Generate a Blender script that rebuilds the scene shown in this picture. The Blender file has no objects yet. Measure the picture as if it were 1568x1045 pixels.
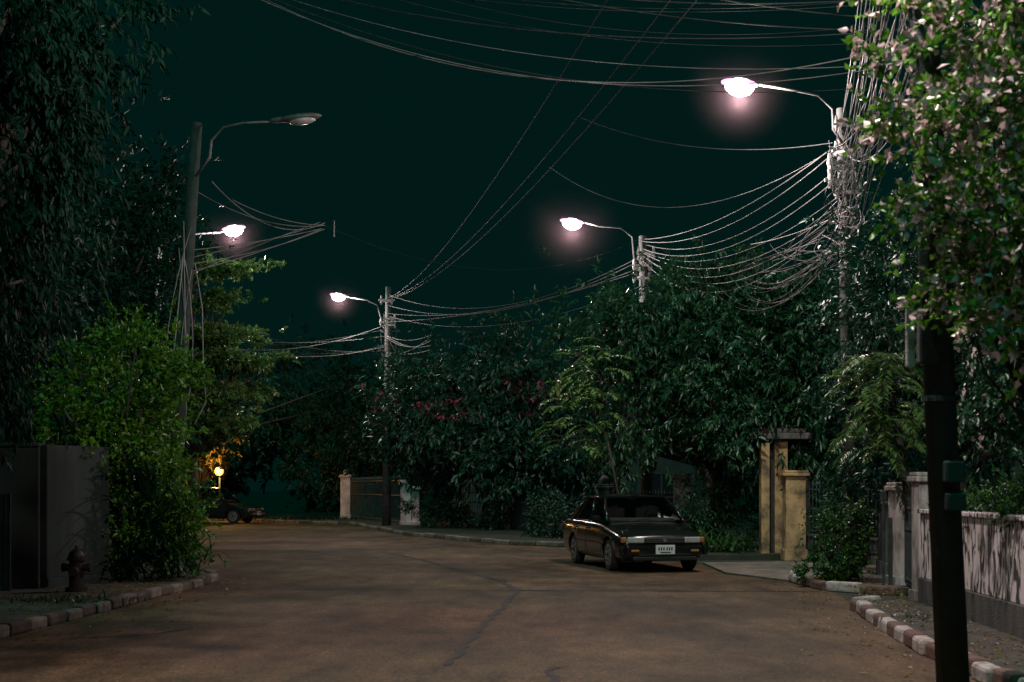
import bpy, bmesh, math, random
import numpy as np
from mathutils import Vector, Matrix
random.seed(7)
scene = bpy.context.scene
scene.view_settings.view_transform = 'Standard'
scene.view_settings.look = 'None'
scene.view_settings.exposure = 0
COL = scene.collection

# ------------------------------------------------------------------ materials
def new_mat(name):
    m = bpy.data.materials.new(name); m.use_nodes = True
    nt = m.node_tree; b = nt.nodes['Principled BSDF']
    return m, nt, b

def noise_mat(name, c1, c2, scale=4.0, rough=0.8, bump=0.2, bscale=40, metal=0.0, stretch=(1,1,1), lo=0.35, hi=0.65, coat=0.0):
    m, nt, b = new_mat(name)
    N = nt.nodes; L = nt.links
    tc = N.new('ShaderNodeTexCoord'); mp = N.new('ShaderNodeMapping'); mp.inputs['Scale'].default_value = stretch
    L.new(tc.outputs['Object'], mp.inputs['Vector'])
    n = N.new('ShaderNodeTexNoise'); n.inputs['Scale'].default_value = scale; n.inputs['Detail'].default_value = 8; n.inputs['Roughness'].default_value = .65
    L.new(mp.outputs[0], n.inputs['Vector'])
    r = N.new('ShaderNodeValToRGB'); r.color_ramp.elements[0].position = lo; r.color_ramp.elements[1].position = hi
    r.color_ramp.elements[0].color = (*c1, 1); r.color_ramp.elements[1].color = (*c2, 1)
    L.new(n.outputs['Fac'], r.inputs['Fac']); L.new(r.outputs['Color'], b.inputs['Base Color'])
    b.inputs['Roughness'].default_value = rough; b.inputs['Metallic'].default_value = metal
    b.inputs['Coat Weight'].default_value = coat
    if bump > 0:
        n2 = N.new('ShaderNodeTexNoise'); n2.inputs['Scale'].default_value = bscale; n2.inputs['Detail'].default_value = 5
        L.new(tc.outputs['Object'], n2.inputs['Vector'])
        bp = N.new('ShaderNodeBump'); bp.inputs['Strength'].default_value = bump; bp.inputs['Distance'].default_value = .02
        L.new(n2.outputs['Fac'], bp.inputs['Height']); L.new(bp.outputs[0], b.inputs['Normal'])
    return m

def leaf_mat(name, c1, c2, rough=0.42, trans=0.25, spec=0.5):
    m, nt, b = new_mat(name)
    N = nt.nodes; L = nt.links
    at = N.new('ShaderNodeAttribute'); at.attribute_name = 'rnd'
    r = N.new('ShaderNodeValToRGB'); r.color_ramp.elements[0].color = (*c1, 1); r.color_ramp.elements[1].color = (*c2, 1)
    L.new(at.outputs['Fac'], r.inputs['Fac']); L.new(r.outputs['Color'], b.inputs['Base Color'])
    b.inputs['Roughness'].default_value = rough
    b.inputs['Specular IOR Level'].default_value = spec
    tr = N.new('ShaderNodeBsdfTranslucent'); L.new(r.outputs['Color'], tr.inputs['Color'])
    mx = N.new('ShaderNodeMixShader'); mx.inputs[0].default_value = trans
    L.new(b.outputs[0], mx.inputs[1]); L.new(tr.outputs[0], mx.inputs[2])
    L.new(mx.outputs[0], N['Material Output'].inputs['Surface'])
    return m

def emit_mat(name, col, s):
    m, nt, b = new_mat(name)
    b.inputs['Base Color'].default_value = (*col, 1)
    b.inputs['Emission Color'].default_value = (*col, 1); b.inputs['Emission Strength'].default_value = s
    return m

M_bark = noise_mat('bark', (.02,.02,.014), (.06,.05,.04), 9, .9, .6, 30, stretch=(1,1,.25))
M_conc = noise_mat('pole_concrete', (.035,.042,.04), (.09,.092,.088), 5, .85, .3, 60)
M_concd = noise_mat('pole_concrete_dimmed', (.014,.027,.023), (.038,.05,.044), 5, .85, .3, 60)  # pole concrete copy, darkened to stand in for dim light
M_darkpole = noise_mat('pole_dark_shaded', (.003,.018,.015), (.010,.034,.030), 5, .6, .3, 60)  # dark teal carries the near pole's shade in the colour
M_metal = noise_mat('galvanised_steel', (.06,.06,.06), (.13,.13,.13), 12, .55, .05, 60, metal=.3)
M_wire = noise_mat('cable_sheath', (.09,.085,.085), (.26,.24,.24), 1.5, .5, 0)
M_wired = noise_mat('cable_sheath_dark', (.008,.011,.011), (.035,.034,.034), 1.2, .6, 0)  # darkened sheath copy; imitates lamplight fading along the spans
M_porc = noise_mat('porcelain', (.25,.24,.23), (.5,.47,.46), 9, .3, 0)
M_lit = emit_mat('lamp_lens_lit', (1,.82,.94), 18)
M_rim = emit_mat('lamp_edge_glare', (1,.42,.70), 1.9)  # pink glare at the lens edge, added as a glowing shell
M_unlit = noise_mat('lamp_lens_unlit', (.3,.32,.3), (.45,.46,.44), 9, .25, 0)
M_warm = emit_mat('warm_globe', (1,.42,.09), 2.3)
M_white = noise_mat('white_paint_stained', (.20,.18,.16), (.62,.56,.54), 3.5, .85, .3, 50, stretch=(1,1,.4), lo=.40, hi=.58)
M_yell = noise_mat('ochre_warm_lit', (.11,.08,.04), (.46,.31,.15), 2.6, .85, .3, 50, lo=.38, hi=.6)  # ochre tint with the gateway's warm light put into the colour
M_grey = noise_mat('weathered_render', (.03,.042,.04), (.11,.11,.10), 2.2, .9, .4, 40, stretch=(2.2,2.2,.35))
M_greyd = noise_mat('weathered_render_shaded', (.008,.022,.019), (.034,.046,.040), 1.8, .9, .4, 40, stretch=(2.2,2.2,.35), lo=.3, hi=.72)  # weathered render copy with the left wall's shade in its colour
M_iron = noise_mat('painted_iron', (.015,.03,.03), (.05,.08,.08), 9, .5, .1, 60)
M_black = noise_mat('dark_gate_panel', (.006,.010,.010), (.014,.022,.020), 4, .6, .1, 60)
M_red = noise_mat('kerb_faded_red', (.08,.045,.037), (.20,.11,.09), 9, .9, .4, 40)
M_kwhite = noise_mat('kerb_white', (.22,.19,.17), (.66,.60,.58), 7, .9, .4, 40)
M_kgrey = noise_mat('kerb_concrete', (.08,.07,.06), (.24,.20,.17), 7, .9, .4, 40)

# ------------------------------------------------------------------ mesh helpers
def obj(name, me, mats=(), parent=None, inv=True):
    o = bpy.data.objects.new(name, me); COL.objects.link(o)
    for m in mats: me.materials.append(m)
    if parent is not None:
        o.parent = parent
        if inv: o.matrix_parent_inverse = parent.matrix_basis.inverted()
    return o
def empty(name, loc=(0,0,0), rz=0):
    o = bpy.data.objects.new(name, None); o.location = loc; o.rotation_euler = (0,0,rz); COL.objects.link(o)
    o.empty_display_size = .3
    return o
def smooth(me, flag=True):
    me.polygons.foreach_set('use_smooth', [flag]*len(me.polygons))
class B:
    """bmesh collector"""
    def __init__(s): s.bm = bmesh.new(); s.mi = 0
    def _tag(s, geom):
        for f in geom: f.material_index = s.mi
    def box(s, c, size, rz=0, bevel=0.0, rx=0, ry=0):
        M = Matrix.Translation(c) @ Matrix.Rotation(rz,4,'Z') @ Matrix.Rotation(ry,4,'Y') @ Matrix.Rotation(rx,4,'X') @ Matrix.Diagonal((*size,1))
        r = bmesh.ops.create_cube(s.bm, size=1, matrix=M)
        fs = set(f for v in r['verts'] for f in v.link_faces); s._tag(fs)
        if bevel>0:
            es = set(e for v in r['verts'] for e in v.link_edges)
            rr = bmesh.ops.bevel(s.bm, geom=list(es), offset=bevel, segments=2, affect='EDGES', profile=.5)
            s._tag(rr['faces'])
    def cyl(s, c, r1, r2, h, seg=12, axis='Z', rz=0):
        M = Matrix.Translation(c) @ Matrix.Rotation(rz,4,'Z')
        if axis=='X': M = M @ Matrix.Rotation(math.pi/2,4,'Y')
        if axis=='Y': M = M @ Matrix.Rotation(math.pi/2,4,'X')
        r = bmesh.ops.create_cone(s.bm, cap_ends=True, segments=seg, radius1=r1, radius2=r2, depth=h, matrix=M)
        s._tag(set(f for v in r['verts'] for f in v.link_faces))
    def sph(s, c, sc, seg=14, M2=None):
        M = Matrix.Translation(c) @ (M2 if M2 else Matrix()) @ Matrix.Diagonal((*sc,1))
        r = bmesh.ops.create_uvsphere(s.bm, u_segments=seg, v_segments=seg//2+2, radius=1, matrix=M)
        fs = set(f for v in r['verts'] for f in v.link_faces); s._tag(fs)
        for f in fs: f.smooth = True
    def tube(s, pts, radii, seg=8):
        pts = [Vector(p) for p in pts]; rings = []
        for i,p in enumerate(pts):
            d = (pts[min(i+1,len(pts)-1)]-pts[max(i-1,0)]).normalized()
            a = d.cross(Vector((0,0,1)) if abs(d.z)<.9 else Vector((0,1,0))).normalized(); b = d.cross(a)
            r = radii[i] if hasattr(radii,'__len__') else radii
            rings.append([s.bm.verts.new(p+(a*math.cos(t)+b*math.sin(t))*r) for t in [2*math.pi*k/seg for k in range(seg)]])
        for i in range(len(rings)-1):
            for k in range(seg):
                f = s.bm.faces.new((rings[i][k],rings[i][(k+1)%seg],rings[i+1][(k+1)%seg],rings[i+1][k])); f.material_index = s.mi; f.smooth = True
        for rg in (rings[0], rings[-1]):
            f = s.bm.faces.new(rg); f.material_index = s.mi
    def poly(s, pts):
        f = s.bm.faces.new([s.bm.verts.new(p) for p in pts]); f.material_index = s.mi; return f
    def prism(s, pts, z0, z1):
        a = [s.bm.verts.new((p[0],p[1],z0)) for p in pts]; b = [s.bm.verts.new((p[0],p[1],z1)) for p in pts]
        n=len(pts); fs=[s.bm.faces.new(b)]
        for i in range(n): fs.append(s.bm.faces.new((a[i],a[(i+1)%n],b[(i+1)%n],b[i])))
        s._tag(fs)
    def done(s, name, mats, parent=None, inv=True):
        bmesh.ops.recalc_face_normals(s.bm, faces=s.bm.faces)
        me = bpy.data.meshes.new(name); s.bm.to_mesh(me); s.bm.free()
        return obj(name, me, mats, parent, inv)

# ------------------------------------------------------------------ foliage
def leaf_mesh(name, P, D, L, W, mats, rng, parent=None, upbias=1.0, rnd=None, matidx=None):
    n = len(P)
    D = D/np.linalg.norm(D,axis=1,keepdims=True)
    up = np.array([0,0,upbias])+rng.normal(0,.75,(n,3))
    S = np.cross(D, up); S /= np.linalg.norm(S,axis=1,keepdims=True)+1e-9
    Nn = np.cross(S, D)
    L = (L*rng.uniform(.6,1.25,n))[:,None]; W_ = (W*rng.uniform(.7,1.2,n))[:,None]
    V = np.empty((n,4,3),dtype=np.float32)
    V[:,0] = P; V[:,1] = P+D*L*.45+S*W_*.5+Nn*W_*.18; V[:,2] = P+D*L-Nn*L*.12; V[:,3] = P+D*L*.45-S*W_*.5+Nn*W_*.18
    me = bpy.data.meshes.new(name)
    me.vertices.add(n*4); me.vertices.foreach_set('co', V.ravel())
    T = np.empty((n,6),dtype=np.int32); base = np.arange(n)*4
    T[:,0]=base; T[:,1]=base+1; T[:,2]=base+2; T[:,3]=base; T[:,4]=base+2; T[:,5]=base+3
    me.loops.add(n*6); me.loops.foreach_set('vertex_index', T.ravel())
    me.polygons.add(n*2); me.polygons.foreach_set('loop_start', np.arange(n*2,dtype=np.int32)*3)
    try: me.polygons.foreach_set('loop_total', np.full(n*2,3,dtype=np.int32))
    except Exception: pass
    me.update(calc_edges=True)
    if rnd is None: rnd = rng.uniform(0,1,n)
    a = me.attributes.new('rnd','FLOAT','FACE'); a.data.foreach_set('value', np.repeat(rnd,2).astype(np.float32))
    if matidx is not None: me.polygons.foreach_set('material_index', np.repeat(matidx,2).astype(np.int32))
    me.validate()
    return obj(name, me, mats, parent)

def crown_points(blobs, n, rng, clump=.22, per=9, twig=.35, droop=.25, nper=150, core=.45):
    w = np.array([b[3]*b[4]+b[4]*b[5]+b[3]*b[5] for b in blobs]); w=w/w.sum()
    nc = max(6, n//nper); idx = rng.choice(len(blobs), nc, p=w)
    Bc = np.array(blobs,dtype=float)
    d = rng.normal(0,1,(nc,3)); d/=np.linalg.norm(d,axis=1,keepdims=True)
    rr = core+(1.0-core)*rng.uniform(0,1,nc)**.6
    lump = 1+.16*np.sin(d[:,0]*5+idx)+.14*np.sin(d[:,1]*7+idx*2)+.14*np.sin(d[:,2]*6+idx*3)
    R = Bc[idx,3:6]; C = Bc[idx,0:3]+d*R*(rr*lump)[:,None]
    nt_ = n//per; ci = rng.integers(0,nc,nt_)
    crnd = rng.uniform(0,1,nc); csize = rng.uniform(.5,1.3,nc)
    sig = np.minimum(R[ci], R[ci].mean(axis=1,keepdims=True)*1.0)*clump*csize[ci][:,None]
    TP = C[ci]+rng.normal(0,1,(nt_,3))*sig
    TD = d[ci]+rng.normal(0,.7,(nt_,3)); TD[:,2]-=droop; TD/=np.linalg.norm(TD,axis=1,keepdims=True)
    ti = np.repeat(np.arange(nt_),per); t = np.tile(np.linspace(0,1,per),nt_)
    P = TP[ti]+TD[ti]*(t*twig)[:,None]
    D = TD[ti]*.8+rng.normal(0,.6,(len(ti),3)); D[:,2]-=droop
    rnd = np.clip(.55*crnd[ci][ti]+.45*rng.uniform(0,1,len(ti)),0,1)
    P[:,2] = np.maximum(P[:,2], .05)
    return P, D, rnd, C

def tree(name, base, blobs, n, L, W, mat, seed, trunk_r=.16, droop=.25, clump=.22, twig=.35, per=9, core=.45, extra=None, trunk=True, nper=150, upbias=1.0):
    rng = np.random.default_rng(seed); root = empty(name, base)
    P,D,rnd,C = crown_points(blobs, n, rng, clump, per, twig, droop, nper, core)
    mi=None; mats=[mat]
    if extra:
        mats.append(extra[0]); ex=extra[2](P) if len(extra)>2 else np.ones(len(P),bool)
        mi=((rng.uniform(0,1,len(P))<extra[1])&ex).astype(int)
    leaf_mesh('crown', P, D, L, W, mats, rng, root, rnd=rnd, matidx=mi, upbias=upbias)
    if trunk:
        b = B(); base=Vector(base)
        cen = Vector(np.array(blobs)[:,:3].mean(axis=0))
        fork = base.lerp(cen,.45); fork.x=base.x*.8+cen.x*.2; fork.y=base.y*.8+cen.y*.2
        b.tube([base, base.lerp(fork,.5)+Vector((.06,.03,0)), fork],[trunk_r*1.25,trunk_r,trunk_r*.85],10)
        k = min(len(C), 16+len(blobs)*4)
        for c in C[rng.choice(len(C),k,replace=False)]:
            c=Vector(c); mid=fork.lerp(c,.5)+Vector(rng.normal(0,.12,3))+Vector((0,0,.15))
            b.tube([fork,mid,c],[trunk_r*.5,trunk_r*.28,trunk_r*.08],6)
        b.done('trunk_and_limbs',[M_bark],root)
    return root

def frond_plant(name, base, fronds, mat, seed, leaflet=.22, lw=.04, trunkpts=None, rachis=.012, gap=.035, flat=.25, tr=.09):
    rng=np.random.default_rng(seed); root=empty(name,base); P=[];D=[];b=B();rv=[]
    for (s,d,l,dr) in fronds:
        p=Vector(s); d=Vector(d).normalized(); pts=[p.copy()]; steps=max(6,int(l/gap)); side0=d.cross(Vector((0,0,1))).normalized(); fr=rng.uniform(0,1)
        for i in range(steps):
            t=i/steps; d=(d+Vector((0,0,-dr*1.6/steps))).normalized(); p=p+d*(l/steps); pts.append(p.copy())
            if t>.12:
                up=side0.cross(d)
                for sg in (-1,1):
                    sc=math.sin(math.pi*min(1,.15+t*.85))**.6
                    dd=(side0*sg+d*.55-Vector((0,0,flat))+up*.1)*sc
                    P.append(p[:]); D.append((dd+Vector(rng.normal(0,.07,3)))[:]); rv.append(.6*fr+.4*rng.uniform())
        q=pts[::max(1,len(pts)//8)]
        b.tube(q,[rachis*(1-.7*i/len(q)) for i in range(len(q))],5)
    if trunkpts: b.tube(trunkpts,[tr]+[tr*.75]*(len(trunkpts)-1),8)
    b.done('stems',[mat if not trunkpts else M_bark],root)
    leaf_mesh('leaflets',np.array(P),np.array(D),leaflet,lw,[mat],rng,root,rnd=np.array(rv),upbias=2.5)
    return root

def strap_plant(name, base, n, L, mat, seed, spread=.4, h=.0, w=.035):
    rng=np.random.default_rng(seed); b=B(); base=Vector(base)
    for i in range(n):
        a=rng.uniform(0,2*math.pi); e=rng.uniform(.3,1.2); l=L*rng.uniform(.6,1.2)
        s=base+Vector((rng.normal(0,spread),rng.normal(0,spread*.7),rng.uniform(0,h)))
        d=Vector((math.cos(a)*math.cos(e),math.sin(a)*math.cos(e),math.sin(e))); side=Vector((-math.sin(a),math.cos(a),0)); prev=None
        for k in range(6):
            ww=w*(1-(k/5)**2)*.5+.002
            cur=[b.bm.verts.new(s-side*ww),b.bm.verts.new(s+side*ww)]
            if prev: b.bm.faces.new((prev[0],prev[1],cur[1],cur[0]))
            prev=cur; s=s+d*(l/5); d=(d+Vector((0,0,-.28))).normalized()
    return b.done(name,[mat])

G_near   = leaf_mat('leaf_near_green', (.020,.10,.01), (.16,.40,.03), .33, .3, .7)
G_bright = leaf_mat('leaf_fresh_green', (.018,.095,.012), (.13,.31,.022), .4)
G_mid    = leaf_mat('leaf_mid_green', (.005,.036,.020), (.026,.10,.032), .38)
G_dark   = leaf_mat('leaf_dark_green', (.005,.032,.020), (.014,.070,.035), .4, .15)
G_vdark  = leaf_mat('leaf_very_dark_green', (.003,.026,.016), (.008,.052,.030), .55, .15, .12)  # darkened so that the left crown reads as barely lit
G_pale   = leaf_mat('leaf_pale_green', (.05,.13,.035), (.17,.31,.08), .4)
G_pink   = leaf_mat('bract_highlight_pink', (.50,.34,.36), (.84,.68,.68), .5, .3)  # pale pink bracts that also stand in for glossy leaf highlights
G_mag    = leaf_mat('bract_magenta', (.22,.02,.05), (.40,.05,.11), .5, .3)
G_gold   = leaf_mat('leaf_golden', (.16,.12,.03), (.34,.25,.06), .5, .3)

# ------------------------------------------------------------------ ground, road
def road_mat():
    m, nt, b = new_mat('road_concrete'); N=nt.nodes; L=nt.links
    tc=N.new('ShaderNodeTexCoord')
    def nz(s,d=8,st=(1,1,1),r=.6):
        mp=N.new('ShaderNodeMapping'); mp.inputs['Scale'].default_value=st; L.new(tc.outputs['Object'],mp.inputs[0])
        n=N.new('ShaderNodeTexNoise'); n.inputs['Scale'].default_value=s; n.inputs['Detail'].default_value=d; n.inputs['Roughness'].default_value=r
        L.new(mp.outputs[0],n.inputs['Vector']); return n
    big=nz(.35,6,(1,.6,1)); med=nz(2.2,9,(1,.35,1),.7); fine=nz(30,4,(1,.35,1),.85)
    r1=N.new('ShaderNodeValToRGB'); r1.color_ramp.elements[0].position=.36; r1.color_ramp.elements[1].position=.64
    r1.color_ramp.elements[0].color=(.036,.030,.020,1); r1.color_ramp.elements[1].color=(.128,.087,.052,1); L.new(big.outputs['Fac'],r1.inputs[0])
    r2=N.new('ShaderNodeValToRGB'); r2.color_ramp.elements[0].position=.32; r2.color_ramp.elements[1].position=.68
    r2.color_ramp.elements[0].color=(.42,.46,.46,1); r2.color_ramp.elements[1].color=(1.4,1.33,1.28,1); L.new(med.outputs['Fac'],r2.inputs[0])
    r3=N.new('ShaderNodeValToRGB'); r3.color_ramp.elements[0].position=.3; r3.color_ramp.elements[1].position=.7
    r3.color_ramp.elements[0].color=(.25,.40,.40,1); r3.color_ramp.elements[1].color=(1.85,1.55,1.45,1); L.new(fine.outputs['Fac'],r3.inputs[0])
    def mul(a,c):
        x=N.new('ShaderNodeMix'); x.data_type='RGBA'; x.blend_type='MULTIPLY'; x.inputs[0].default_value=1
        L.new(a,x.inputs[6]); L.new(c,x.inputs[7]); return x.outputs[2]
    c=mul(mul(r1.outputs[0],r2.outputs[0]),r3.outputs[0]); L.new(c,b.inputs['Base Color'])
    b.inputs['Roughness'].default_value=.8; b.inputs['Specular IOR Level'].default_value=.22
    bp=N.new('ShaderNodeBump'); bp.inputs['Strength'].default_value=.8; bp.inputs['Distance'].default_value=.012
    L.new(fine.outputs['Fac'],bp.inputs['Height']); L.new(bp.outputs[0],b.inputs['Normal'])
    return m
M_road = road_mat()
M_soil = noise_mat('soil_and_grass', (.010,.022,.010), (.038,.04,.026), 1.5, .95, .6, 20)
M_pave = noise_mat('pavement_concrete', (.022,.028,.024), (.075,.068,.055), 2.5, .9, .5, 30)
M_slab = noise_mat('driveway_slab', (.08,.07,.058), (.20,.165,.135), 2.5, .9, .4, 30)
M_tar = noise_mat('tar_joint', (.002,.002,.002), (.006,.006,.005), 5, .8, .2, 30)

b=B(); b.poly([(-300,-60,0),(300,-60,0),(300,500,0),(-300,500,0)]); b.done('ground',[M_soil])
left_edge=[(-5.9,-12),(-5.5,8),(-5.31,14.7),(-5.05,20),(-4.93,23.4),(-5.25,24.5),(-5.9,25.9),(-6.5,29),(-8,36),(-11,44),(-20,54),(-46,62)]
right_edge=[(3.7,-12),(3.78,9),(3.87,13),(4.12,15.5),(4.36,17.9),(4.6,19.5),(4.72,21.2),(4.62,22.8),(3.75,25.3),(3.8,30),(2.6,34),(1.4,36.5),(0,38),(-3.4,45.6),(-6.5,58),(-14,66),(-46,74)]
b=B(); b.poly([(x,y,.004) for x,y in left_edge]+[(x,y,.004) for x,y in reversed(right_edge)])
bmesh.ops.triangulate(b.bm, faces=b.bm.faces[:]); b.done('road',[M_road])
def strip(b, pts, w, z, jit=.02):
    P=[]
    for i in range(len(pts)-1):
        a=Vector(pts[i]+(0,)); c=Vector(pts[i+1]+(0,)); n=max(2,int((c-a).length/.2))
        for k in range(n): P.append(a.lerp(c,k/n)+Vector((random.gauss(0,jit),random.gauss(0,jit),0)))
    P.append(Vector(pts[-1]+(0,)))
    prev=None
    for i,p in enumerate(P):
        d=(P[min(i+1,len(P)-1)]-P[max(i-1,0)]).normalized(); s=Vector((-d.y,d.x,0))*w*random.uniform(.3,.8)
        cur=(b.bm.verts.new((p.x-s.x,p.y-s.y,z)),b.bm.verts.new((p.x+s.x,p.y+s.y,z)))
        if prev: b.bm.faces.new((prev[0],prev[1],cur[1],cur[0]))
        prev=cur
b=B()
strip(b,[(-.56,12.3),(-.35,15.4),(-.12,18.3),(.08,21.2)],.065,.009)
strip(b,[(.08,21.2),(-.2,23.4),(-1.03,26.8),(-2.0,30.4),(-2.8,33)],.11,.009)
strip(b,[(.35,9),(.30,11.2),(.36,12.1)],.05,.009,.03)
strip(b,[(.3,12.1),(.42,12.15)],.05,.0095)
strip(b,[(.08,21.2),(2.4,21.1),(4.6,21.0)],.07,.0098,.012)
strip(b,[(-5.2,21.6),(-2.5,21.4),(.0,21.25)],.04,.0102,.012)
strip(b,[(-4.9,14.2),(-3.8,14.9),(-3.5,15.6)],.03,.009,.02)
b.done('road_cracks',[M_tar])

b=B()
b.prism([(-5.9+.0,-12),(-5.5,8),(-5.31,14.7),(-5.05,20),(-4.93,23.4),(-5.25,24.5),(-5.9,25.9),(-6.5,29),(-8,36),(-11,44),(-14,44),(-14,-12)][:],0,.11)
b.done('pavement',[M_pave])
b=B(); b.prism([(3.7,-12),(3.78,9),(3.87,13),(4.12,15.5),(4.36,17.9),(5.4,18.3),(9,18.3),(9,-12)],0,.11); b.done('pavement.001',[M_pave])
b=B(); b.prism([(4.72,21.2),(4.62,22.8),(5.6,23.2),(9,24),(9,20.2),(5.5,20.3)],0,.11); b.done('pavement.002',[M_pave])
b=B(); b.prism([(3.8,30),(2.6,34),(1.4,36.5),(0,38),(-3.4,45.6),(-6.5,58),(-14,66),(-46,74),(-46,80),(12,80),(12,31)],0,.11); b.done('pavement.003',[M_soil])
b=B(); b.prism([(4.64,22.83),(3.79,25.25),(3.84,28.6),(5.6,29),(9,28),(9,24.1),(5.6,23.3)],0,.035); b.done('driveway',[M_slab])

def kerb(name, pts, mats, seg=.55, w=.15, h=.14):
    b=B(); P=[Vector(p+(0,)) for p in pts]; i=0
    for a,c in zip(P[:-1],P[1:]):
        l=(c-a).length; n=max(1,round(l/seg)); d=(c-a).normalized(); ang=math.atan2(d.y,d.x)
        for k in range(n):
            m=a.lerp(c,(k+.5)/n); b.mi=(i//1)%len(mats)
            b.box((m.x+random.uniform(-.02,.02),m.y,h/2-.01+random.uniform(-.015,.015)),(l/n-random.uniform(.02,.06),w,h),rz=ang+random.uniform(-.03,.03),bevel=.035); i+=1
    return b.done(name,mats)
M_kdk=noise_mat('kerb_dirty', (.04,.035,.03), (.12,.09,.075), 7, .9, .4, 40)
kerb('kerb',[(x+.06,y) for x,y in [(-5.9,-8),(-5.5,8),(-5.31,14.7),(-5.05,20),(-4.93,23.4)]]+[(-5.2,24.4)],[M_kgrey,M_kdk])
kerb('kerb.001',[(3.68,0),(3.74,9),(3.83,13),(4.08,15.5),(4.32,17.9)]+[(4.7,18.25)],[M_kwhite,M_red],.5,.16,.16)
kerb('kerb.002',[(5.5,20.25),(4.68,21.15),(4.55,22.85)],[M_red,M_kwhite,M_red],.5,.15,.15)
kerb('kerb.003',[(2.55,34),(1.35,36.45),(-.05,37.95),(-3.45,45.55),(-6.55,58),(-14,65.9),(-40,72.5)],[M_kgrey,M_kdk,M_kgrey],.9,.15,.14)
b=B(); b.sph((4.6,23.0,.1),(.13,.13,.13)); b.done('boulder',[M_kwhite])

rng=np.random.default_rng(5)
P=[];D=[]
for edge,sgn in ((left_edge[1:6],-1),(right_edge[1:8],1)):
    for (a,c) in zip(edge[:-1],edge[1:]):
        l=math.dist(a,c); n=int(l*60)
        for i in range(n):
            t=rng.uniform(); off=abs(rng.normal(0,.55))
            P.append((a[0]+(c[0]-a[0])*t+sgn*(off+.12),a[1]+(c[1]-a[1])*t,.115)); D.append((*rng.normal(0,1,2),.05))
        for i in range(int(l*14)):
            t=rng.uniform(); off=abs(rng.normal(0,.4))
            P.append((a[0]+(c[0]-a[0])*t-sgn*(off+.06),a[1]+(c[1]-a[1])*t,.012)); D.append((*rng.normal(0,1,2),.03))
leaf_mesh('fallen_leaves',np.array(P),np.array(D),.07,.035,[G_gold],rng,upbias=5)

# ------------------------------------------------------------------ street lamps
def point_light(name, loc, power, col, r=.12, parent=None):
    ld=bpy.data.lights.new(name,'POINT'); ld.energy=power; ld.color=col; ld.shadow_soft_size=r
    o=bpy.data.objects.new(name,ld); o.location=loc; COL.objects.link(o)
    if parent: o.parent=parent; o.matrix_parent_inverse=parent.matrix_basis.inverted()
    return o
LC=(1.0,.82,.78)
# scattering ball added at the lamp heads to imitate lens bloom
m=bpy.data.materials.new('lamp_bloom'); m.use_nodes=True; N=m.node_tree.nodes;L=m.node_tree.links; N.remove(N['Principled BSDF'])
sc=N.new('ShaderNodeVolumeScatter'); sc.inputs['Color'].default_value=(1,.68,.80,1); sc.inputs['Anisotropy'].default_value=0
tc=N.new('ShaderNodeTexCoord'); gr=N.new('ShaderNodeTexGradient'); gr.gradient_type='QUADRATIC_SPHERE'; L.new(tc.outputs['Object'],gr.inputs[0])
mu=N.new('ShaderNodeMath'); mu.operation='MULTIPLY'; mu.inputs[1].default_value=.0075; L.new(gr.outputs['Fac'],mu.inputs[0]); L.new(mu.outputs[0],sc.inputs['Density'])
L.new(sc.outputs[0],N['Material Output'].inputs['Volume']); M_bloom=m
def street_lamp(base, top, arm, head, lit, power=900, r0=.17, r1=.11, pm=M_conc, clutter=True, plates=(), bloom=1.1):
    root=empty('street_lamp',base); base=Vector(base); top=Vector(top)
    b=B(); b.tube([base,base.lerp(top,.5),top],[r0,(r0+r1)/2,r1],10); b.done('pole',[pm],root)
    b=B(); b.tube(arm,[.028,.028]+[.022]*(len(arm)-2),8); b.done('arm',[M_metal],root)
    head=Vector(head); a=Vector(arm[-1]); d=(head-a); d.z*=.5; d.normalize(); ang=math.atan2(d.y,d.x)
    R=Matrix.Rotation(ang,4,'Z')@Matrix.Rotation(math.radians(-8),4,'Y')
    b=B()
    if lit: b.sph(head+Vector((0,0,.12)),(.30,.14,.06),16,R); b.sph(a.lerp(head,.15)+Vector((0,0,.03)),(.14,.05,.045),12,R)
    else: b.sph(head+Vector((0,0,.06)),(.40,.15,.075),16,R); b.sph(a.lerp(head,.3)+Vector((0,0,.03)),(.2,.07,.055),12,R)
    b.done('housing',[M_darkpole if lit else M_metal],root)
    if lit:
        b=B(); b.sph(head+Vector((0,0,-.01)),(.26,.18,.165),18,R); b.mi=1; b.sph(head+Vector((0,0,.04)),(.33,.20,.07),18,R)
        b.done('lens',[M_lit,M_rim],root)
        point_light('lamp_light',head+Vector((0,-.02,-.27)),power,LC,.08,root)
        if bloom>0:
            b=B(); b.sph((0,0,0),(1,1,1),24); o=b.done('bloom_around_lamp',[M_bloom]); o.location=head+Vector((0,0,-.05)); o.scale=(bloom,)*3
            o.parent=root; o.matrix_parent_inverse=root.matrix_basis.inverted()
    else:
        b=B(); b.sph(head+R.to_3x3()@Vector((.04,0,.0)),(.25,.135,.07),16,R); b.done('lens',[M_unlit],root)
    if clutter:
        b=B(); 
        for i in range(7):
            z=top.z-.25-random.uniform(0,1.3); c=base.lerp(top,z/top.z); s=random.choice((-1,1))
            b.box((c.x+s*.06,c.y-.12,z),(random.uniform(.3,.6),.05,.06),rz=random.uniform(-.3,.3))
            for q in (-1,1):
                b.cyl((c.x+s*.06+q*.2,c.y-.14,z+.09),.045,.03,.14,8)
                b.cyl((c.x+s*.06+q*.2,c.y-.14,z-.07),.03,.05,.10,8)
        b.done('insulators',[M_porc],root)
    for (dx,z,sx,sz) in plates:
        c=base.lerp(top,z/top.z)
        b=B(); b.box((c.x+dx,c.y-.2,z),(sx,.05,sz),bevel=.01); b.done('plate',[M_white],root)
    return root
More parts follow.
